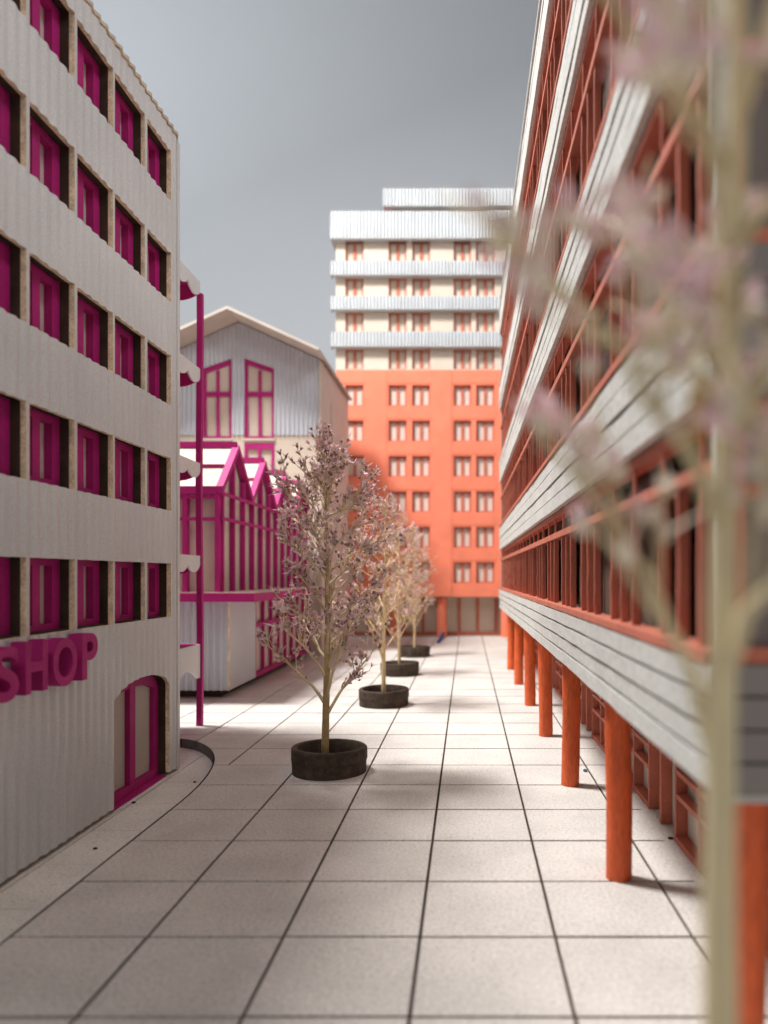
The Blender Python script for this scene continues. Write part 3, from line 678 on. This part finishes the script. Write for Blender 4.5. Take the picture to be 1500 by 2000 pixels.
def gen_tree(seed, nb=31, tlo=6, thi=9, blo=3, bhi=7, rf=1.0, zs=1.55, tk=1.0, mats=('stem', 'twig', 'spike', 'petal', 'calyx')):
    r = random.Random(seed); parts = {'branch': []}
    top = 9.15
    spine = []; x = y = 0.0
    for i in range(15):
        t = i / 14; z = .16 + t * (top - .16)
        x = .10 * math.sin(t * 5 + .5) * t + .10 * t; y = .10 * math.sin(t * 4 + 2) * t
        spine.append(Vector((x, y, z)))
    tr = MB(); tr.tube(spine, [tk * (.095 * (1 - t / 14) ** .8 + .016) for t in range(15)], 10)
    def at(z):
        t = (z - .16) / (top - .16) * 14; i = min(13, max(0, int(t))); return spine[i].lerp(spine[i + 1], t - i)
    buds = []; leaves = []
    def prof(z):
        if z < 3.6: return 2.0
        if z < 7.8: return 1.95 + .15 * math.sin(z * 2)
        return max(.5, 1.95 * (1 - ((z - 7.6) / 2.5) ** 1.3))
    for k in range(nb):
        t = k / (nb - 1); z = zs + (t ** .9) * (8.45 - zs)
        az = k * 2.399 + r.uniform(-.35, .35)
        base = at(z); reach = prof(z + 1.4) * r.uniform(.72, 1.05) * rf; rise = r.uniform(.75, 1.7) * (1.0 if z < 7 else .55)
        if k < 6 and zs < 2: rise += .8
        d = Vector((math.cos(az), math.sin(az), 0)); sd = Vector((-d.y, d.x, 0))
        pts = []; bend = r.uniform(-.25, .25)
        for i in range(8):
            u = i / 7
            p = base + d * reach * (u ** (1.15)) + Vector((0, 0, rise * (u ** .9))) + sd * bend * u * u + Vector((r.uniform(-.03, .03), r.uniform(-.03, .03), r.uniform(-.03, .03))) * (1 if i else 0)
            pts.append(p)
        r0 = (.042 if k < 8 else .032) * min(tk, 1) ** 2
        b = MB(); b.tube(pts, [r0 * (1 - i / 8) + .010 for i in range(8)], 6)
        ntw = r.randint(tlo, thi)
        for j in range(ntw):
            u = .28 + .72 * (j + r.uniform(.1, .9)) / ntw; f = u * 7; i = min(6, int(f)); q = pts[i].lerp(pts[i + 1], f - i)
            fw = (pts[i + 1] - pts[i]).normalized()
            side = Vector((r.gauss(0, 1), r.gauss(0, 1), r.gauss(.25, .8))).normalized()
            dirv = (fw * .75 + side * .8 + Vector((0, 0, .25))).normalized(); ln = r.uniform(.28, .75)
            cv = Vector((r.uniform(-.1, .1), r.uniform(-.1, .1), r.uniform(0, .16)))
            tw_ = [q, q + dirv * ln * .5 + cv * .4, q + dirv * ln + cv]
            b.tube(tw_, [.017, .013, .008], 4)
            if j % 4 == 0 and r.random() < .35: leaves.append((q, dirv))
            nbud = r.randint(blo, bhi)
            for n_ in range(nbud):
                s = r.uniform(.30, 1.0); c0 = tw_[0].lerp(tw_[1], s * 2) if s < .5 else tw_[1].lerp(tw_[2], s * 2 - 1)
                o = Vector((r.gauss(0, 1), r.gauss(0, 1), r.gauss(.2, 1))).normalized(); l2 = r.uniform(.05, .17)
                c1 = c0 + (o * .8 + dirv * .5) * l2
                b.tube([c0, c1], [.007, .006], 3); buds.append((c1, (o * .6 + dirv * .6 + Vector((0, 0, .3))).normalized(), z))
        for n_ in range(r.randint(4, 7)):
            buds.append((pts[-1] + Vector((r.gauss(0, .09), r.gauss(0, .09), r.gauss(.03, .08))), (pts[-1] - pts[-2]).normalized(), z))
        parts['branch'].append(b)
    for n_ in range(30):
        z = r.uniform(8.2, 9.35); rr = .38 * (1 - (z - 8.2) / 1.5)
        a = r.uniform(0, 6.28); c = at(min(z, top)) + Vector((rr * math.cos(a), rr * math.sin(a), max(0, z - top)))
        buds.append((c, Vector((math.cos(a) * .5, math.sin(a) * .5, .9)).normalized(), z))
    cr = MB()
    for c, d, z in buds:
        a = d.orthogonal().normalized(); b = d.cross(a); s = r.uniform(.75, 1.35); n = 5
        # calyx: a little five-sided cup
        R1, R2 = .030 * s, .040 * s
        vs = [c - d * .030 * s] + [c + (a * math.cos(6.283 * k / n) + b * math.sin(6.283 * k / n)) * R1 for k in range(n)] + \
             [c + d * .05 * s + (a * math.cos(6.283 * k / n + .4) + b * math.sin(6.283 * k / n + .4)) * R2 for k in range(n)]
        fs = [(0, 1 + (k + 1) % n, 1 + k) for k in range(n)] + [(1 + k, 1 + (k + 1) % n, n + 1 + (k + 1) % n, n + 1 + k) for k in range(n)]
        cr.add(vs, fs, 2 if r.random() < .5 else 0)
        pink = r.random() < (.72 if z > 4.5 else .5)
        for q in range(r.randint(6, 9)):
            t = r.uniform(0, 6.283); sp = r.uniform(.35, 1.25); ln = s * r.uniform(.06, .15) * (2.2 if r.random() < .08 else 1)
            dv = (d + (a * math.cos(t) + b * math.sin(t)) * sp).normalized(); e = dv.orthogonal().normalized() * (.013 * s); g = dv.cross(e)
            p0 = c + d * .02 * s
            if pink and q < 4:   # a petal blade
                w = e * 2.1
                cr.add([p0, p0 + dv * ln * .6 + w, p0 + dv * ln * 1.05, p0 + dv * ln * .6 - w, p0 + dv * ln * .55 + g * 1.5], [(0, 1, 4), (1, 2, 4), (2, 3, 4), (3, 0, 4)], 1)
            else:
                cr.add([p0 + e, p0 - e * .5 + g * .9, p0 - e * .5 - g * .9, p0 + dv * ln], [(0, 1, 3), (1, 2, 3), (2, 0, 3)], 0 if r.random() < .75 else 1)
    lv = []
    for q, dv in leaves[:7]:
        m = MB(); s = r.uniform(.32, .5); dv = (dv + Vector((0, 0, .4))).normalized(); e = dv.orthogonal().normalized(); g = dv.cross(e)
        pts = [q]; L1 = []; L2 = []; Mi = []
        for k in range(1, 6):
            u = k / 6; w = .055 * math.sin(math.pi * u) ; c = q + dv * s * u + g * .06 * math.sin(u * 2.5)
            L1.append(c + e * w); L2.append(c - e * w); Mi.append(c + g * .02)
        tip = q + dv * s + g * .05
        vs = [q] + L1 + Mi + L2 + [tip]; n5 = 5; fs = []
        fs += [(0, 1, 1 + n5), (0, 1 + n5, 1 + 2 * n5)]
        for k in range(4):
            fs += [(1 + k, 2 + k, 2 + k + n5, 1 + k + n5), (1 + k + n5, 2 + k + n5, 2 + k + 2 * n5, 1 + k + 2 * n5)]
        fs += [(5, 16, 10), (10, 16, 15)]
        m.add(vs, fs); lv.append(m.mesh('leaf', 'leaf'))
    T = tr.mesh('trunk', mats[0]); B = [b.mesh('branch', mats[1]) for b in parts['branch']]
    for me in [T] + B: me.polygons.foreach_set('use_smooth', [True] * len(me.polygons))
    C = cr.mesh('blossom', list(mats[2:]))
    return T, B, C, lv
TREES = [gen_tree(3, 34, 7, 10, 3, 6, .84), gen_tree(11, 23, 5, 8, 3, 5, .85, mats=('straw', 'straw', 'peach', 'petal', 'twig')), gen_tree(21, 17, 4, 7, 2, 4, .44, 3.9, .82, ('pale_stem', 'pale_stem', 'backlit_spike', 'petal', 'backlit_spike')), gen_tree(31, 20, 5, 8, 2, 5, .85, mats=('straw', 'straw', 'peach', 'petal', 'straw'))]
def tree(x, y, label, which, rz, sc_=1.0, lean=(0, 0)):
    T, B, C, lv = TREES[which]
    t = thing('tree', label, 'tree', (x, y, 0), rz, 'dry twig trees in planters'); t.scale = (sc_,) * 3; t.rotation_euler = (lean[0], lean[1], rz)
    link('trunk', T, t)
    for b in B: link('branch', b, t)
    o = link('crown', C, t); o['kind'] = 'stuff'
    for l in lv: link('leaf', l, t)
    return t
for (x, y, w, rz, s, lab_t, lab_p) in (
        (-3.74, 20.35, 0, 0.6, .965, 'sharp dry twig tree with mauve buds, nearest of the street row', 'dark brown round pot holding the sharp tree nearest the viewer'),
        (-3.42, 30.8, 1, 1.9, .9, 'pale dry twig tree, second along the street', 'brown round pot with pale rim, second along the street'),
        (-3.62, 40.2, 3, 3.4, .88, 'blurred dry twig tree, third along the street', 'grey brown round pot, third along the street'),
        (-3.46, 49.4, 1, 4.6, .85, 'farthest blurred dry twig tree before the orange tower', 'small blurred round pot, farthest down the street')):
    planter('planter', x, y, lab_p, int(y), rz); tree(x - (.1 if y < 21 else 0), y + (-.12 if y < 21 else 0), lab_t, w, rz, s)
planter('planter', 1.22, 3.45, 'round pot at the foot of the out of focus foreground tree', 77, .3)
tree(1.23, 3.45, 'very blurred foreground twig tree in front of the planked building', 2, 2.5, 1.12)

# ---------------------------------------------------------------- small things on the ground
def dot(x, y, z, r, mat, name, label, cat, h=.03, sq=1.0):
    m = MB(); m.lathe([(r, 0), (r * .95, h * .7), (r * .6, h), (.001, h * 1.05)], 12); o = m.build(name, mat, None, smooth=True)
    o.location = (x, y, z); o.scale = (1, sq, 1); return tag(o, label, cat)
def onfloor(px, py, z=0.0):
    Y = 1461 * (H - z) / (py - 1125); return ((px - 912) * Y / 1461, Y)
x, y = onfloor(186, 1658, PZ); dot(x, y, PZ, .045, 'black', 'pin', 'black pin in the pale strip below the letters of the sign', 'pin')
x, y = onfloor(261, 1568, PZ); dot(x, y, PZ, .05, 'black', 'pin', 'black pin just in front of the magenta arched door', 'pin')
x, y = onfloor(378, 1528); dot(x + .03, y, 0, .04, 'black', 'pin', 'dark pin at the curved corner of the paving', 'pin')
x, y = onfloor(1310, 1638); dot(x, y, 0, .06, 'black', 'pin', 'black pin on the floor beside a salmon ground floor frame', 'pin')
x, y = onfloor(1143, 1506); dot(x, y, -.005, .055, 'teal', 'paint_blob', 'small teal paint blob on a floor joint behind the columns', 'paint blob', .05, 2.2)
xa, ya = onfloor(856, 1256); xb, yb = onfloor(872, 1236)
m = MB(); m.tube([(xa, ya, .06), (xb, yb, .55)], [.16, .13], 8); tag(m.build('blue_stick', 'blue'), 'short dark blue stick leaning by the column of the tower', 'stick')
